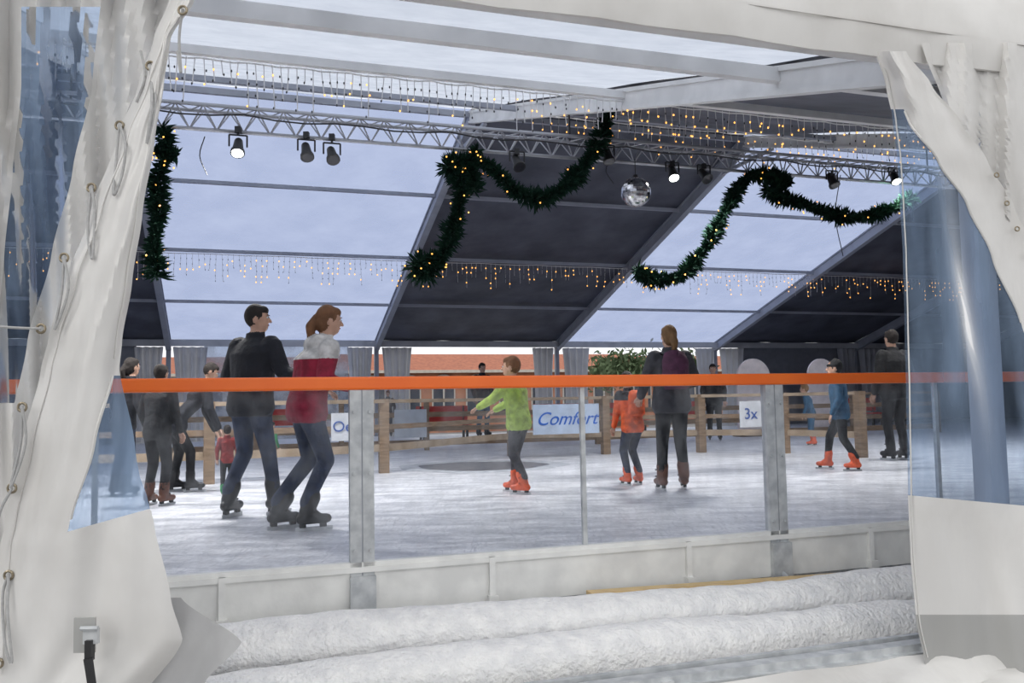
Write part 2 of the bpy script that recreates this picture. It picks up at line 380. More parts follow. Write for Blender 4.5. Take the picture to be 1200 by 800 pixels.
def bandline(pts,b,off=-.02): return [band(x,y,(b(x,y) if callable(b) else b)+off) for x,y in pts]
mb=MB()
mb.path(bandline([(interp(tabF,y)[2]-7,y) for y in range(20,430,10)],bF,-.006),.004,5)
mb.path(bandline([(interp(tabF,y)[0]+12,y) for y in range(0,800,10)],bF,-.006),.003,5)
mb.path(bandline([(interp(tabF,y)[1],y) for y in range(440,610,8)],bF,-.006),.006,5)
mb.obj('hems',[M_white],True,rootL)
mr=MB()
loops=[[(214,10),(210,45),(212,85),(208,60)],[(176,75),(182,120),(172,168),(178,120),(176,75)],[(140,145),(147,170),(143,205),(133,228),(136,190),(140,145)],[(107,218),(111,250),(108,303),(103,270),(107,218)],[(75,300),(80,340),(64,386),(72,345),(75,300)],[(-10,382),(20,384),(48,385)],[(26,475),(30,520),(12,572),(24,520),(26,475)],[(14,572),(0,600),(-8,640)],[(10,672),(3,700),(6,755),(14,775),(9,720),(10,672)],[(165,60),(170,90),(160,120)]]
for L in loops:
    P=crom(bandline(L,bF,-.035),5); mr.path(P,.0055,6,0)
for x,y in [(214,12),(176,77),(140,147),(107,220),(75,302),(48,385),(26,477),(14,572),(10,674),(-2,777)]:
    c=band(x,y,bF(x,y)-.03); pts=[c+V((math.cos(a)*.016,0,math.sin(a)*.016)) for a in [i*math.pi/6 for i in range(13)]]
    mr.path(pts,.005,6,1)
mr.obj('lacing_rope',[M_rope,M_eye],True,rootL)
mb=MB(); c=band(107,745,3.52)
mb.box(c,(.05,.02,.05),mi=0); mb.box(c+V((0,-.01,-.045)),(.022,.03,.07),mi=1); mb.tube(c+V((.0,-.02,-.07)),c+V((.03,-.02,-.25)),.016,.014,mi=1); mb.tube(c+V((-.03,-.015,.03)),c+V((.03,-.015,.03)),.008,mi=0)
mb.box(c+V((-.03,.015,0)),(.075,.008,.12),mi=2)
mb.obj('strap_buckle',[M_galv,M_black,M_greypvc],False,rootL)
# right curtain
rootR=empty('tent_curtain')
tabR=[(60,1026,1029,1062),(100,1038,1045,1092),(140,1046,1064,1124),(190,1052,1100,1158),(240,1055,1134,1188),(300,1058,1163,1215),(380,1060,1197,1250),(460,1062,1235,1300),(580,1064,1262,1320),(650,1067,1262,1320),(722,1073,1262,1320),(788,1086,1262,1320)]
def bR(x,y):
    xs=interp(tabR,y); t=sm(xs[0],xs[2],x)
    return 3.74+.05*math.sin(t*8+y*.008)+.025*math.sin(x*.09-y*.02)-.07*math.sin(math.pi*t)
sheet('front_fold',tabR,bR,lambda x,y:(x-1064)*.09*sm(540,580,y)*(1-sm(600,720,y)),lambda q,y:(1 if q==0 and 128<=y<580 else (2 if y>=718 else 0)),[M_white,M_window,M_greypvc],(26,12)).parent=rootR
tabR2=[(50,1080,1330),(130,1108,1330),(200,1150,1330),(300,1205,1330),(400,1250,1340),(790,1280,1350)]
sheet('back_fold',tabR2,lambda x,y:3.79+.04*math.sin(x*.11+y*.002)+.02*math.sin(x*.27),lambda x,y:0,lambda q,y:0,[M_white],(40,)).parent=rootR
mb=MB()
for x,y in [(1172,238),(1184,268),(1196,298),(1160,205)]:
    c=band(x+8,y,bR(x,y)-.03); pts=[c+V((math.cos(a)*.012,0,math.sin(a)*.012)) for a in [i*math.pi/6 for i in range(13)]]
    mb.path(pts,.004,6,0)
mb.obj('eyelets',[M_eye,M_black],True,rootR)
mb=MB(); mb.path(bandline([(interp(tabR,y)[1],y) for y in range(130,380,8)],bR,-.006),.006,5); mb.path(bandline([(interp(tabR,y)[0]+4,y) for y in range(80,780,10)],bR,-.006),.004,5)
mb.obj('hems',[M_white],True,rootR)
# ---------------------------------------------------------------- truss
root=empty('lighting_truss')
TB,TZ=10.2,HC+3.22
mb=MB(); s_a,s_b=-4.5,14.5; h=.22
def ch(s,k): return ST(s,TB*C+(-.11,.11,0)[k],TZ+(.02,.02,-h)[k])
for k in range(3): mb.tube(ch(s_a,k),ch(s_b,k),.022,n=8)
N=int((s_b-s_a)/.28)
for i in range(N):
    a=s_a+i*.28; b=a+.14
    for k in(0,1):
        mb.tube(ch(a,k),ch(b,2),.009,n=5); mb.tube(ch(b,2),ch(a+.28,k),.009,n=5)
    mb.tube(ch(a,0),ch(a+.14,1),.008,n=5); mb.tube(ch(a+.14,1),ch(a+.28,0),.008,n=5)
mb.obj('lattice',[M_truss],True,root)
mb=MB()
for s in(-1.6,4.0,9.6):
    mb.tube(ST(s,TB*C,TZ),ST(s,TB*C,roofz(TB)-.2),.012)
rng=random.Random(3)
pts=[]
for i in range(57):
    s=s_a+i*.33; pts.append(ST(s,TB*C-.1,TZ-.05-.05*abs(math.sin(i*.9))))
mb.path(pts,.01,5)
for x,ya,yb in((240,160,205),(716,185,215),(985,205,300)):
    mb.path(crom([band(x,ya,TB),band(x-6,(ya+yb)/2,TB),band(x+3,yb,TB)],4),.006,5)
mb.obj('cables',[M_black],True,root)
M_lens=mat('dark_lens',(.05,.05,.06),.1)
def spotlight(x,y,lit=False,tilt=0.5,big=.78):
    e=empty('stage_spotlight'); c=band(x,y,TB-.05); mb=MB()
    d=V((math.sin(tilt)*.5,-math.sin(tilt),-math.cos(tilt))).normalized() if not lit else V((.1,-.5,-.85)).normalized()
    a=c-d*.10*big; b=c+d*.08*big
    mb.tube(a,b,.06*big,.08*big,14,0); mb.tube(b,b+d*.05*big,.095*big,.10*big,14,0); mb.ell(a,(.06*big,)*3,mi=0)
    mb.tube(b+d*.045*big,b+d*.052*big,.08*big,.08*big,14,1)
    t=V((c.x,c.y,TZ-.21)); xx=V((C,S,0))*.12*big
    mb.path([c-xx,c-xx+V((0,0,.13)),c+xx+V((0,0,.13)),c+xx],.010,6,0)
    mb.tube(c+V((0,0,.13)),t,.013,mi=0); mb.box(t,(.06,.06,.07),mi=0)
    mb.obj('housing',[M_black,M_lamp if lit else M_lens],True,e)
    if lit:
        L=bpy.data.lights.new('beam','SPOT'); L.energy=580; L.spot_size=math.radians(140); L.spot_blend=.8; L.shadow_soft_size=.25; L.color=(1,.98,.95)
        lo=bpy.data.objects.new('beam',L); scene.collection.objects.link(lo); lo.location=b+d*.12; lo.rotation_euler=V((.05,.15,-1)).to_track_quat('-Z','Y').to_euler(); lo.parent=e
    return e
for x,y,l in [(-60,160,True),(279,172,True),(359,177,False),(389,181,False),(606,190,False),(712,182,False),(788,202,True),(825,205,False),(975,211,False),(1048,207,True),(1250,222,True)]:  # first and last are lit extras added out of view to brighten the ice
    spotlight(x,y,l,rng.uniform(.3,.8))
# disco ball
e=empty('mirror_ball'); c=band(745,225,10.1); mb=MB(); mb.ell(c,(.19,.19,.19),nu=30,nv=20)
o=mb.obj('mirrored_sphere',[mat('mirror_facets',(.8,.8,.82),.12,1.0,col2=(.3,.3,.33),scale=22)],False,e)
mb=MB(); mb.tube(c+V((0,0,.18)),c+V((0,0,.22)),.04,.03); mb.tube(c+V((0,0,.2)),V((c.x,c.y,TZ-.2)),.006); mb.obj('hanger',[M_black],True,e)
# ---------------------------------------------------------------- fairy lights
def icicles(name,b,s0,s1,drop,step,seed,bulb=.014,dens=1,wr=.0045):
    rng=random.Random(seed); mb=MB(); z=lambda s:roofz(b)-.14
    s=s0
    mb.path([ST(s0+(s1-s0)*i/60,b*C,z(0)-.02*abs(math.sin(i))) for i in range(61)],.008,4,0)
    while s<s1:
        L=drop*rng.choice([.35,.6,.8,1,.5]); p=ST(s,b*C,z(s)); q=p+V((rng.uniform(-.03,.03),0,-L)); mb.tube(p,q,wr,n=3,mi=0)
        k=max(1,int(L/.10))
        for i in range(k):
            c=p.lerp(q,(i+1)/k)+V((rng.uniform(-.02,.02),-.01,0))
            if rng.random()<dens: mb.ell(c,(bulb,bulb,bulb*1.3),mi=1,nu=6,nv=4)
            else: mb.ell(c,(.008,.008,.014),mi=2,nu=5,nv=4)
        s+=step
    return mb.obj(name,[M_wire,M_amber,M_black])
icicles('icicle_fairy_lights',8.5,-4,4.0,.42,.075,1,.008,.25,.006)
icicles('icicle_fairy_lights',8.5,4.0,13.5,.40,.09,7,.009,.6)
icicles('icicle_fairy_lights',20.5,-5,24,.6,.12,2,.013,.45)
icicles('icicle_fairy_lights',12.2,4.2,16,.45,.14,4,.010,.6)
# ---------------------------------------------------------------- garlands
def garland(pts,rad,seed,b=TB-.1):
    rng=random.Random(seed); P=crom([band(p[0],p[1],(p[2] if len(p)>2 else b)) for p in pts],14); mb=MB()
    mb.path(P,.022,5,0)
    for a,c in zip(P,P[1:]):
        L=(c-a).length; n=max(2,int(L*750)); d=(c-a).normalized(); x,y,_=frame(d)
        for _ in range(n):
            o=a.lerp(c,rng.random()); th=rng.uniform(0,6.283); rr=rad*rng.uniform(.5,1.15)*(1+.25*math.sin(o.x*9+o.z*7))
            out=(x*math.cos(th)+y*math.sin(th)+d*rng.uniform(-.5,.5)).normalized(); tip=o+out*rr
            w=frame(out)[0]*.013
            mid=o+out*rr*.55
            mb.add([o-w*.4,mid-w,tip,mid+w],[(0,1,2,3)],0)
            w2=out.cross(w).normalized()*.013
            mb.add([o-w2*.4,mid-w2,tip,mid+w2],[(0,1,2,3)],0)
        if rng.random()<.25:
            th=rng.uniform(0,6.28); mb.ell(a+(x*math.cos(th)+y*math.sin(th))*rad*.85,(.010,)*3,mi=1,nu=6,nv=4)
    return mb.obj('fir_garland',[M_needle,M_amber],False)
garland([(190,150),(196,175),(186,205),(185,250),(180,290),(184,325)],.14,1)
garland([(180,175),(208,182)],.13,8)
garland([(714,128),(704,160),(680,200),(640,232),(605,225),(575,195),(550,190),(522,196),(540,212),(535,255),(518,300),(500,322),(488,310),(515,300)],.15,2)
garland([(560,175),(552,190),(556,225)],.14,12)
garland([(745,316),(768,328),(800,322),(830,285),(852,245),(872,212),(895,205),(925,212),(900,225),(945,240),(990,254),(1030,250),(1070,232)],.135,3)
# ---------------------------------------------------------------- far wall: bunched curtains
def bunch(s0,s1,t,z0,z1,k=0):
    mb=MB(); vs=[];fs=[];n=26
    for j in range(13):
        q=j/12; z=z0+(z1-z0)*q; w=1-.25*math.sin(math.pi*min(1,q*1.0))*.8
        for i in range(n+1):
            u=i/n; s=(s0+s1)/2+(u-.5)*(s1-s0)*w; vs.append(ST(s,t+.09*math.sin(u*24+k),z))
    for j in range(12):
        for i in range(n): a=j*(n+1)+i; fs.append((a,a+1,a+n+2,a+n+1))
    mb.add(vs,fs); return mb.obj('tied_back_curtain',[M_curt])
ez=roofz(BF)-.05
for k,s in enumerate(SS[1:7]):
    bunch(s-.85,s-.12,tf-.15,0,ez-.13,k); bunch(s+.12,s+1.0,tf-.15,0,ez-.13,k+3)
mb=MB(); mb.tbox(SS[0],SS[-1],tf-.30,tf-.26,ez-.12,ez+.05,0); mb.obj('far_valance',[M_curt],False)
mb=MB(); mb.tbox(SS[2]+.9,SS[3]-.8,tf,tf+.02,-.6,ez-.1,0); mb.obj('window_1',[clearmat('clear_wall',(.6,.65,.75),.5,(.5,.53,.6),0,trans=True)],False)
mb=MB(); mb.tbox(SS[0],SS[2]-.8,tf,tf+.02,-.6,ez,0); mb.tbox(SS[5]+.9,SS[-1],tf,tf+.02,-.6,ez,0); mb.obj('wall_far',[mat('dark_wall_pvc',(.20,.21,.24),.6)],False)  # far end walls in plain dark grey PVC
# ---------------------------------------------------------------- outside: buildings, tree
M_brick=mat('orange_render',(0.50,0.22,0.12),0.8,col2=(0.38,0.16,0.09),scale=2)
M_cream=mat('cream_render',(0.60,0.55,0.48),0.8); M_roof=mat('roof_tiles',(.42,.15,.08),.8,col2=(.3,.1,.06),scale=6); M_win=mat('window_dark',(.06,.07,.09),.15)
def building(s0,s1,b,h,mt,nw):
    mb=MB(); t=b*C; mb.tbox(s0,s1,t,t+6,-.6,h,0)
    vs=[ST(s0-.3,t-.4,h),ST(s1+.3,t-.4,h),ST(s1+.3,t+3,h+1),ST(s0-.3,t+3,h+1),ST(s1+.3,t+6.4,h),ST(s0-.3,t+6.4,h)]
    mb.add(vs,[(0,1,2,3),(3,2,4,5),(0,3,5),(1,4,2)],1)
    w=(s1-s0)/nw
    for i in range(nw):
        z=.4; c=s0+w*(i+.5); mb.tbox(c-w*.3,c+w*.3,t-.06,t-.01,z,z+1.3,2); mb.tbox(c-w*.34,c+w*.34,t-.05,t,z-.08,z+1.4,3); mb.tbox(c-.04,c+.04,t-.08,t,z,z+1.3,3)
        pts=[ST(c+math.cos(a)*w*.3,t-.07,z+1.3+math.sin(a)*.55) for a in [j*math.pi/8 for j in range(9)]]; mb.path(pts,.08,4,3)
    mb.tbox(s0,s1,t-.42,t-.36,h-.12,h+.02,3)
    return mb.obj('town_building',[mt,M_roof,M_win,M_cream],False)
building(-14,3,47,2.5,M_cream,6); building(4,21.5,44,2.5,M_brick,10); building(22.2,38,48,2.6,M_brick,9); building(39,60,46,2.6,M_cream,7)
M_leaf=mat('tree_leaves',(.10,.15,.07),.8)
def tree(x,y,b,sd,sx_):
    rng=random.Random(sd); mb=MB(); tc=band(x,y,b)
    mb.tube(V((tc.x,tc.y,-.6)),tc+V((0,0,.3)),.16,.1,mi=0)
    for i in range(900):
        p=tc+V((rng.gauss(0,sx_),rng.gauss(0,.6),rng.gauss(-.1,.32))); a=V((rng.uniform(-1,1),rng.uniform(-1,1),rng.uniform(-1,1))).normalized()*.14; bb=a.cross(V((rng.random(),rng.random(),rng.random()))).normalized()*.06
        mb.add([p-a,p+bb,p+a,p-bb],[(0,1,2,3)],1)
    mb.obj('leafy_tree',[M_wood,M_leaf],False)
tree(738,428,33,5,.6); tree(712,434,35.5,6,.4); tree(798,428,34,9,.4)
# ---------------------------------------------------------------- wooden fences on the rink
G=lambda x,y: ground(x,y)
def fence(name,pts,h,rails,pw=.13,mt=M_wood):
    mb=MB()
    for p in pts: mb.box((p.x,p.y,h/2),(pw,pw,h),Matrix.Rotation(TH,3,'Z'))
    cur=crom(pts,6)
    for a,b in zip(cur,cur[1:]):
        for z,hh,tk,mi in rails: mb.beam(V((a.x,a.y,z)),V((b.x,b.y,z)),tk,hh,mi)
    return mb.obj(name,[mt,M_wood2],False)
fence('wooden_fence',[G(20,574),G(245,567),G(450,554),G(600,534),G(710,532),G(822,530),G(920,531),G(1010,536)],1.0,[(.97,.05,.12,1),(.34,.10,.03,1),(.62,.07,.03,0)])
f2=[band(x,500,17.5) for x in (180,300,400,500,600,700,800,900,1000,1100)]
fence('wooden_fence',[V((p.x,p.y,0)) for p in f2],1.0,[(.97,.06,.06,0),(.7,.1,.03,0),(.42,.1,.03,0),(.15,.12,.03,0)],.09)
# sunken wet patch in the ice
mb=MB(); c=G(566,546); vs=[];fs=[]; n=48
for k,(r,z) in enumerate([(0.0,.006),(.95,.006),(1.05,.014),(1.15,.012),(1.25,.001)]):
    for i in range(n): a=2*math.pi*i/n; q=r*(1+.04*math.sin(3*a)+.03*math.sin(7*a+1)); vs.append(c+V((math.cos(a)*q,math.sin(a)*q*.9,z)))
for k in range(4):
    for i in range(n): fs.append((k*n+i,k*n+(i+1)%n,(k+1)*n+(i+1)%n,(k+1)*n+i))
mb.add(vs,fs); mb.m=[0 if i<n else 1 for i in range(len(fs))]; mb.obj('drain_cover',[mat('wet_grate',(.20,.21,.24),.3,col2=(.10,.11,.13),scale=9),mat('slushy_rim',(.55,.57,.60),.6,col2=(.40,.42,.45),scale=9)])
# banners
def banner(name,x0,x1,y0,y1,b,text,tcol,size,bg=(.62,.64,.67),shear=0):
    e=empty(name); a=band(x0,y0,b); c=band(x1,y1,b); mb=MB(); sa,sc=toS(a),toS(c); t=b*C
    mb.tbox(sa,sc,t-.015,t,c.z,a.z,0); mb.obj('board',[mat(name+'_bg',bg,.5)],False,e)
    if not text: return
    tx=bpy.data.curves.new('lettering','FONT'); tx.body=text; tx.size=size; tx.align_x='CENTER'; tx.align_y='CENTER'; tx.shear=shear; tx.extrude=.004
    to=bpy.data.objects.new('lettering',tx); scene.collection.objects.link(to); to.rotation_euler=(math.pi/2,0,TH)
    to.location=ST((sa+sc)/2,t-.022,(a.z+c.z)/2); tx.materials.append(mat(name+'_ink',tcol,.5)); to.parent=e
banner('sponsor_banner',624,702,474,507,13.7,'Comfort',(.02,.12,.5),.30,(.45,.54,.68),.4)
banner('sponsor_banner',388,414,484,516,11.5,'Oe',(.04,.1,.35),.19)
banner('sponsor_banner',866,892,470,500,12.6,'3x',(.04,.1,.35),.25)
banner('sponsor_banner',462,500,480,512,17.2,'',(.04,.1,.35),.30,(.45,.49,.55))
# arch topped display boards
def arch(x0,x1,ytop,ybot,b,col):
    mb=MB(); sa,sc=toS(band(x0,ytop,b)),toS(band(x1,ytop,b)); zt=band((x0+x1)/2,ytop,b).z; r=(sc-sa)/2; cm=(sa+sc)/2; t=b*C
    prof=[(sa,0.0)]+[(cm-r*math.cos(a),zt-r+r*math.sin(a)) for a in [i*math.pi/14 for i in range(15)]]+[(sc,0.0)]
    n=len(prof); vs=[ST(s,t,z) for s,z in prof]+[ST(s,t+.05,z) for s,z in prof]
    fs=[tuple(range(n)),tuple(range(2*n-1,n-1,-1))]+[(i,i+1,n+i+1,n+i) for i in range(n-1)]
    mb.add(vs,fs,0); mb.tbox(sa-.05,sc+.05,t-.15,t+.2,0,.06,1); mb.obj('arched_display_board',[mat('display_board',col,.6),M_wood],False)
arch(863,902,420,515,18.5,(.98,.88,.86)); arch(946,978,420,515,18.8,(.98,.88,.86))
# red stall furniture behind the far fence
M_redp=mat('red_paint',(.55,.04,.03),.5)
def bench(x,b):
    mb=MB(); s=toS(band(x,480,b)); t=b*C
    mb.tbox(s-.6,s+.6,t-.2,t+.2,.42,.46,0); mb.tbox(s-.6,s+.6,t+.16,t+.2,.5,.85,0)
    for a in(-.5,.5):
        for c in(-.16,.16): mb.tbox(s+a-.025,s+a+.025,t+c-.025,t+c+.025,0,.43,1)
        mb.tbox(s+a-.02,s+a+.02,t+.16,t+.2,.43,.85,1)
    mb.obj('red_bench',[M_redp,M_black],False)
for x in (520,655,730,800,1010,330): bench(x,19.4+(x%7)*.25)
# ---------------------------------------------------------------- people
cloth={}
def cm(name,c,rough=.8,b=.7,sc=13):
    if name not in cloth: cloth[name]=mat(name,c,rough,col2=tuple(v*.6 for v in c),scale=sc,bump=b,bscale=sc)
    return cloth[name]
def handgeo(mb,w,d,side,mi,scl=1.0,curl=.5):
    x,z,y=frame(d)
    if side<0: x=-x
    P=lambda a,b,c: w+(x*a+y*b+z*c)*scl
    R=Matrix((x,y,z)).transposed()
    mb.ell(P(0,.045,0),(.040*scl,.052*scl,.017*scl),R,mi,12,8)
    for i,(fx,L) in enumerate([(-.030,.030),(-.010,.036),(.010,.034),(.029,.026)]):
        a=P(fx,.085,0); b=a+(y*math.cos(curl*.5)-z*math.sin(curl*.5))*L*scl*1.15; c=b+(y*math.cos(curl*1.5)-z*math.sin(curl*1.5))*L*scl*.9
        for p,q,r1,r2 in((a,b,.0095,.0085),(b,c,.0085,.007)):
            v,f=tubegeo(p,r1*scl,q,r2*scl,7); mb.add(v,f,mi)
    a=P(.030,.025,0); b=P(.055,.055,-.012); c=P(.056,.085,-.02)
    for p,q,r1,r2 in((a,b,.012,.010),(b,c,.010,.008)):
        v,f=tubegeo(p,r1*scl,q,r2*scl,7); mb.add(v,f,mi)
def person(name,px,py,topy,yaw,cols,hyaw=0,hpitch=0,lean=(0,0),hair='short',J=None,bulk=1.0,H=None,vox=.012,hat=False,pack=None,legw=1.0,child=False,hood=False):
    loc=ground(px,py); depth=(loc-V((0,0,HC))).dot(fw)
    if H is None: H=(py-topy)/1000*depth
    sc=H/1.80; hs=1.0 if not child else 1.18
    lx,ly=lean; j=dict(pel=V((lx*.3,ly*.1,.95)),che=V((lx*.7,ly*.65,1.30)),nek=V((lx,ly,1.49)),hed=V((lx*1.1,ly*1.12+.02,1.655)),
      shR=V((.165+lx*.95,ly*.95,1.42)),shL=V((-.165+lx*.95,ly*.95,1.42)),elR=V((.25+lx*.8,ly*.8-.02,1.16)),elL=V((-.25+lx*.8,ly*.8-.02,1.16)),
      haR=V((.24+lx*.6,ly*.6+.10,.93)),haL=V((-.24+lx*.6,ly*.6+.10,.93)),knR=V((.10,.05,.52)),knL=V((-.10,.05,.52)),anR=V((.11,-.02,.14)),anL=V((-.11,-.02,.14)))
    if J:
        for k,v in J.items(): j[k]=V(v)
    keys=['jacket','pants','skin','hair','boot','upper','hat','hand','pack']
    mats=[cols.get(k) or M_skin for k in keys]; K={k:i for i,k in enumerate(keys)}
    parts=[]
    def T(a,ra,b,rb,k,n=14): parts.append((tubegeo(a,ra,b,rb,n),K[k]))
    def E(c,r,k,R=None): parts.append((ellgeo(c,r,R,18,12),K[k]))
    B=bulk
    pel,che,nek=j['pel'],j['che'],j['nek']
    syaw=math.atan2((j['shR']-j['shL']).y,(j['shR']-j['shL']).x)
    wai=pel.lerp(che,.45)
    rings=[(pel+V((0,0,-.12)),.155*B,.120*B,0),(pel+V((0,0,-.06)),.178*B,.135*B,0),(pel+V((0,0,.04)),.168*B,.130*B,syaw*.2),(wai,.155*B,.120*B,syaw*.5),(che+V((0,0,-.04)),.172*B,.128*B,syaw*.8),(che+V((0,0,.05)),.180*B,.125*B,syaw),
      (che.lerp(nek,.62)+V((0,0,.0)),.165*B,.100*B,syaw),(che.lerp(nek,.88),.10*B,.080*B,syaw),(nek+V((0,0,.015)),.070,.068,syaw)]
    parts.append((loftgeo(rings),K['jacket']))
    parts.append((loftgeo([(nek+V((0,0,-.03)),.088,.082,0),(nek+V((0,.0,.045)),.080,.076,0)],16),K['jacket']))
    if hood: E(nek+V((0,-.085,-.035)),(.12,.075,.075),'upper'); E(nek+V((0,-.03,.01)),(.105,.09,.05),'upper')
    T(nek+V((0,0,-.04)),.055,j['hed']+V((0,-.01,-.06)),.052,'skin')
    for sd,X in(('R',1),('L',-1)):
        T(j['sh'+sd],.074*B,j['el'+sd],.054*B,'jacket'); T(j['el'+sd],.054*B,j['ha'+sd],.040*B,'jacket')
        hp=pel+V((.085*X,0,-.05))
        T(hp,.100*legw,j['kn'+sd],.068*legw,'pants'); T(j['kn'+sd],.068*legw,j['an'+sd]+V((0,0,.08)),.054*legw,'pants')
        an=j['an'+sd]; kn=j['kn'+sd]; sh=(kn-an).normalized()
        fd=V(j.get('ft'+sd,(0.12*X,1,0))).normalized()
        T(an,.060,an+sh*.13,.066,'boot'); T(an+V((0,0,-.045))-fd*.04,.046,an+V((0,0,-.05))+fd*.16,.038,'boot'); T(an,.055,an+fd*.07+V((0,0,-.03)),.048,'boot')
    HR=Matrix.Rotation(math.radians(hyaw),3,'Z')@Matrix.Rotation(math.radians(hpitch),3,'X')
    hc=j['hed']; h=lambda x,y,z: hc+HR@(V((x,y,z))*hs)
    E(h(0,0,.01),(.074*hs,.092*hs,.108*hs),'skin',HR); E(h(0,.028,-.055),(.055*hs,.062*hs,.062*hs),'skin',HR)
    T(h(0,.085,.015),.010*hs,h(0,.108,-.022),.015*hs,'skin',8)
    for X in(-1,1): E(h(.076*X,-.005,-.01),(.012*hs,.022*hs,.032*hs),'skin',HR)
    hk='hat' if hat else 'hair'
    E(h(0,-.020,.028),(.086*hs,.096*hs,.108*hs),hk,HR)
    if not hat:
        E(h(0,.03,.075),(.066*hs,.062*hs,.045*hs),'hair',HR)
    else:
        parts.append((loftgeo([(h(0,-.004,.03),.092*hs,.106*hs,math.radians(hyaw)),(h(0,-.004,.06),.092*hs,.104*hs,math.radians(hyaw))]),K['hat'])); E(h(0,-.01,.135),(.02,.02,.02),'hat')
    if hair in('pony','long'):
        E(h(0,-.05,-.02),(.075*hs,.065*hs,.085*hs),'hair',HR)
    if hair=='pony':
        T(h(0,-.105,.02),.032*hs,h(.0,-.145,-.06),.042*hs,'hair'); T(h(0,-.145,-.06),.042*hs,h(0,-.13,-.22),.020*hs,'hair')
    mb=MB()
    for (v,f),k in parts: mb.add(v,f,0)
    tmp=mb.obj('tmp',[],False); rm=tmp.modifiers.new('r','REMESH'); rm.mode='VOXEL'; rm.voxel_size=vox
    smm=tmp.modifiers.new('s','SMOOTH'); smm.iterations=3; smm.factor=.5
    dg=bpy.context.evaluated_depsgraph_get(); me=bpy.data.meshes.new_from_object(tmp.evaluated_get(dg))
    bpy.data.objects.remove(tmp)
    trees=[(BVHTree.FromPolygons(v,f),k) for (v,f),k in parts]
    out=MB(); out.v=[tuple(v.co) for v in me.vertices]; out.f=[tuple(p.vertices) for p in me.polygons]
    for p in me.polygons:
        c=p.center; best=9;bk=0
        for tr,k in trees:
            r=tr.find_nearest(c,best)
            if r[0] is not None and r[3]<best: best=r[3];bk=k
        if bk==K['jacket'] and cols.get('upper') and c.z>cols.get('zup',1.33): bk=K['upper']
        out.m.append(bk)
    nb=len(mats); mats+= [M_black,M_galv,cm('lips',(.4,.15,.12)),cm('eye_white',(.8,.8,.8),.3)]
    for sd,X in(('R',1),('L',-1)):
        handgeo(out,j['ha'+sd]+(j['ha'+sd]-j['el'+sd]).normalized()*.02,j['ha'+sd]-j['el'+sd],X,K['hand'] if cols.get('hand') else K['skin'],1.0)
        an=j['an'+sd]; fd=V(j.get('ft'+sd,(0.12*X,1,0))).normalized(); R=Matrix((fd.cross(V((0,0,1))),fd,V((0,0,1)))).transposed()
        z0=an.z-.14
        out.box(V((an.x,an.y,z0+.016))+fd*.06,(.006,.29,.032),R,nb+1)
        for q in(-.03,.13): out.box(V((an.x,an.y,z0+.042))+fd*q,(.03,.05,.03),R,nb)
        for q in(.03,.10): out.tube(an+fd*(.05)+V((0,0,-.02+q))-R@V((.062,0,0)),an+fd*.05+V((0,0,-.02+q))+R@V((.062,0,0)),.007,n=5,mi=nb)
    for X in(-1,1):
        out.ell(h(.030*X,.086,.012),(.013*hs,.008*hs,.008*hs),HR,nb+3,8,6); out.ell(h(.030*X,.092,.012),(.006*hs,.004*hs,.006*hs),HR,nb,8,6); out.box(h(.03*X,.09,.034),(.03*hs,.008,.006),HR,K['hair'])
    out.ell(h(0,.088,-.052),(.022*hs,.008*hs,.006*hs),HR,nb+2,10,6)
    if pack:
        c=che+V((0,-.20,.0)); v,f=loftgeo([(c+V((0,.02,-.22)),.12,.07,0),(c+V((0,0,-.18)),.145,.10,0),(c+V((0,0,.08)),.145,.095,0),(c+V((0,.03,.17)),.11,.06,0),(c+V((0,.04,.20)),.05,.03,0)],20); out.add(v,f,K['pack'])
        v,f=loftgeo([(c+V((0,-.07,-.15)),.09,.05,0),(c+V((0,-.075,-.02)),.09,.045,0)],16); out.add(v,f,K['pack'])
        for X in(-1,1): out.path(crom([c+V((.09*X,.04,.16)),che+V((.12*X,-.02,.17)),che+V((.13*X,.13,.08)),che+V((.14*X,.10,-.12)),c+V((.12*X,.05,-.16))],5),.016,6,nb)
    o=out.obj(name,mats)
    o.location=loc; o.scale=(sc,)*3; o.rotation_euler=(0,0,math.radians(yaw))
    return o
navy=cm('navy_jacket',(.012,.014,.022)); jeans=cm('jeans',(.022,.038,.085)); jeans2=cm('dark_jeans',(.018,.028,.06)); blk=cm('black_cloth',(.010,.011,.014)); 
brown=cm('brown_hair',(.20,.09,.04)); darkh=cm('dark_hair',(.018,.012,.010)); blond=cm('dark_blond_hair',(.22,.12,.05)); obo=cm('orange_skate_boot',(.85,.12,.03),.4,.1); bbo=cm('black_skate_boot',(.015,.015,.017),.4,.1); tan=cm('tan_skate_boot',(.16,.06,.035),.5,.1)
red=cm('crimson_jacket',(.33,.014,.045)); wht=cm('white_jacket',(.74,.72,.70),b=.4); lime=cm('lime_jacket',(.45,.62,.10)); grey=cm('grey_hoodie',(.05,.05,.06)); blue=cm('blue_jacket',(.025,.10,.19)); purple=cm('purple_backpack',(.10,.03,.07)); org=cm('orange_jacket',(.85,.12,.02))
P=person
P('man_in_navy_jacket',292,604,352,-22,dict(jacket=navy,pants=jeans,hair=darkh,boot=bbo),hyaw=-62,lean=(.02,.05),bulk=1.24,vox=.010,
  J=dict(elR=(.31,.04,1.20),haR=(.50,.0,1.12),elL=(-.27,.05,1.17),haL=(-.17,.24,1.05),knR=(.10,.12,.53),knL=(-.08,.04,.52),anR=(.16,.12,.14),anL=(-.10,-.14,.14)))
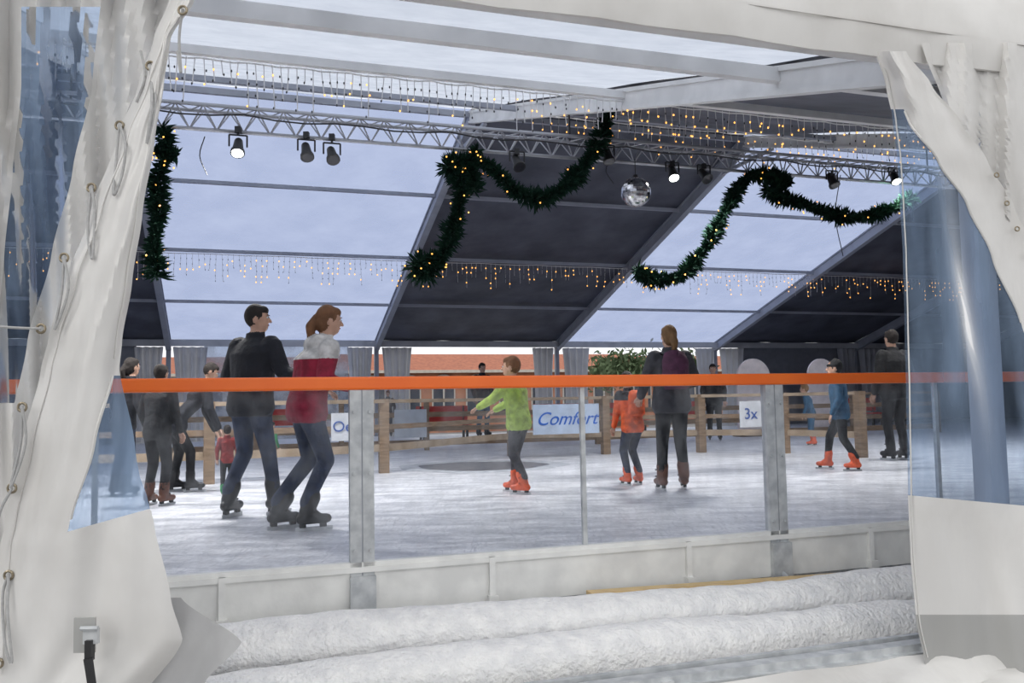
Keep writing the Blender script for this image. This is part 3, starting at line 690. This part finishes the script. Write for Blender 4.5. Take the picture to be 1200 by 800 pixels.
P('woman_in_crimson_jacket',345,621,352,-58,dict(jacket=red,upper=wht,zup=1.34,pants=jeans,hair=brown,boot=bbo),hyaw=-10,hpitch=-5,lean=(.0,.24),hair='pony',bulk=1.2,vox=.009,hood=True,
  J=dict(elL=(-.30,.16,1.22),haL=(-.36,.36,1.12),elR=(.27,.15,1.17),haR=(.18,.38,1.12),knR=(.11,.22,.54),knL=(-.10,.16,.54),anR=(.11,.06,.14),anL=(-.12,-.10,.14),pel=(.0,.10,.96)))
P('boy_in_lime_jacket',610,578,417,62,dict(jacket=lime,pants=grey,hair=brown,boot=obo),hyaw=15,lean=(0,.08),child=True,bulk=1.2,
  J=dict(elL=(-.24,.26,1.24),haL=(-.18,.50,1.14),elR=(.25,.22,1.22),haR=(.2,.46,1.10),knR=(.10,.12,.52),anR=(.12,.14,.14),anL=(-.12,-.12,.14)))
P('woman_with_backpack',790,574,378,6,dict(jacket=grey,pants=blk,hair=blond,boot=tan,pack=purple),hyaw=10,lean=(.0,.02),hair='pony',pack=True,bulk=1.25,legw=1.0,
  J=dict(anL=(-.13,-.02,.14),anR=(.13,.05,.14),elR=(.29,.05,1.17),haR=(.2,.25,1.12),elL=(-.27,.05,1.17),haL=(-.27,.26,1.02)))
P('child_in_orange_jacket',742,568,455,25,dict(jacket=org,upper=navy,zup=1.34,pants=jeans2,hair=darkh,boot=obo,pack=org),H=1.25,lean=(.12,.26),child=True,pack=True,bulk=1.15,hpitch=-25,
  J=dict(haR=(.30,.5,1.1),elR=(.28,.35,1.12),knL=(-.09,.12,.54),knR=(.1,.16,.54)))
P('child_in_blue_jacket',988,551,421,70,dict(jacket=blue,pants=blk,hair=darkh,boot=obo,hat=blk),hat=True,lean=(0,.04),child=True,bulk=1.15,
  J=dict(knR=(.09,.18,.55),anR=(.1,.22,.15),anL=(-.1,-.2,.14),knL=(-.09,-.02,.52)))
P('man_in_black_coat',1052,539,384,15,dict(jacket=blk,pants=blk,hair=darkh,boot=bbo),bulk=1.25,vox=.014)
P('child_skater',953,522,450,60,dict(jacket=blue,pants=blue,hair=blond,boot=obo),child=True,vox=.016,lean=(0,.15))
P('woman_in_dark_coat',838,516,425,170,dict(jacket=blk,pants=blk,hair=darkh,boot=bbo),hair='long',vox=.016,bulk=1.15)
P('teenager_in_dark_coat',566,512,424,-150,dict(jacket=navy,pants=blue,hair=darkh,boot=bbo),vox=.016,bulk=1.1)
P('man_leaning_forward',214,576,436,-70,dict(jacket=navy,pants=blk,hair=darkh,boot=bbo),H=1.45,lean=(0,.30),bulk=1.2,hpitch=-25,vox=.014,
  J=dict(pel=(0,-.10,.95),elR=(.26,.34,1.14),haR=(.22,.46,.88),elL=(-.26,.30,1.1),haL=(-.2,.42,.84),knR=(.1,.1,.55),knL=(-.1,-.05,.53),anR=(.12,.1,.14),anL=(-.12,-.12,.14)))
P('man_in_dark_coat',184,592,428,-15,dict(jacket=blk,pants=blk,hair=darkh,boot=tan),H=1.38,vox=.014,lean=(-.05,.1),bulk=1.1)
P('woman_in_navy_coat',142,582,424,-30,dict(jacket=navy,pants=jeans2,hair=darkh,boot=bbo),hair='pony',H=1.50,vox=.014,lean=(0,.1),bulk=1.1)
P('toddler_in_red_jacket',266,580,492,20,dict(jacket=cm('bright_red',(.28,.02,.02)),pants=blk,hair=darkh,boot=cm('green_boot',(.03,.3,.1))),child=True,H=.74,vox=.014)
P('toddler_in_green_jacket',318,556,492,-30,dict(jacket=cm('green_coat',(.03,.2,.08)),pants=cm('bright_red',(.35,.02,.02)),hair=darkh,boot=obo),child=True,H=.72,vox=.014)
P('bystander_in_grey_coat',455,512,452,180,dict(jacket=grey,pants=jeans2,hair=brown,boot=bbo),H=1.3,vox=.016)
# ---------------------------------------------------------------- world & lights
w=bpy.data.worlds.new('world'); scene.world=w; w.use_nodes=True; nt=w.node_tree; nt.nodes.clear()
out=nt.nodes.new('ShaderNodeOutputWorld'); bg=nt.nodes.new('ShaderNodeBackground'); tc=nt.nodes.new('ShaderNodeTexCoord'); sx=nt.nodes.new('ShaderNodeSeparateXYZ')
nt.links.new(tc.outputs['Generated'],sx.inputs[0]); r=ramp(nt,sx.outputs['Z'],(.85,.86,.89),(.96,.96,.96),0.0,.5); nt.links.new(r.outputs[0],bg.inputs[0]); bg.inputs[1].default_value=1.32; nt.links.new(bg.outputs[0],out.inputs[0])
L=bpy.data.lights.new('sun','SUN'); L.energy=.55; L.angle=math.radians(30); L.color=(1,.97,.92); lo=bpy.data.objects.new('sun',L); scene.collection.objects.link(lo)
lo.rotation_euler=V((.9,.5,-.7)).to_track_quat('-Z','Y').to_euler()
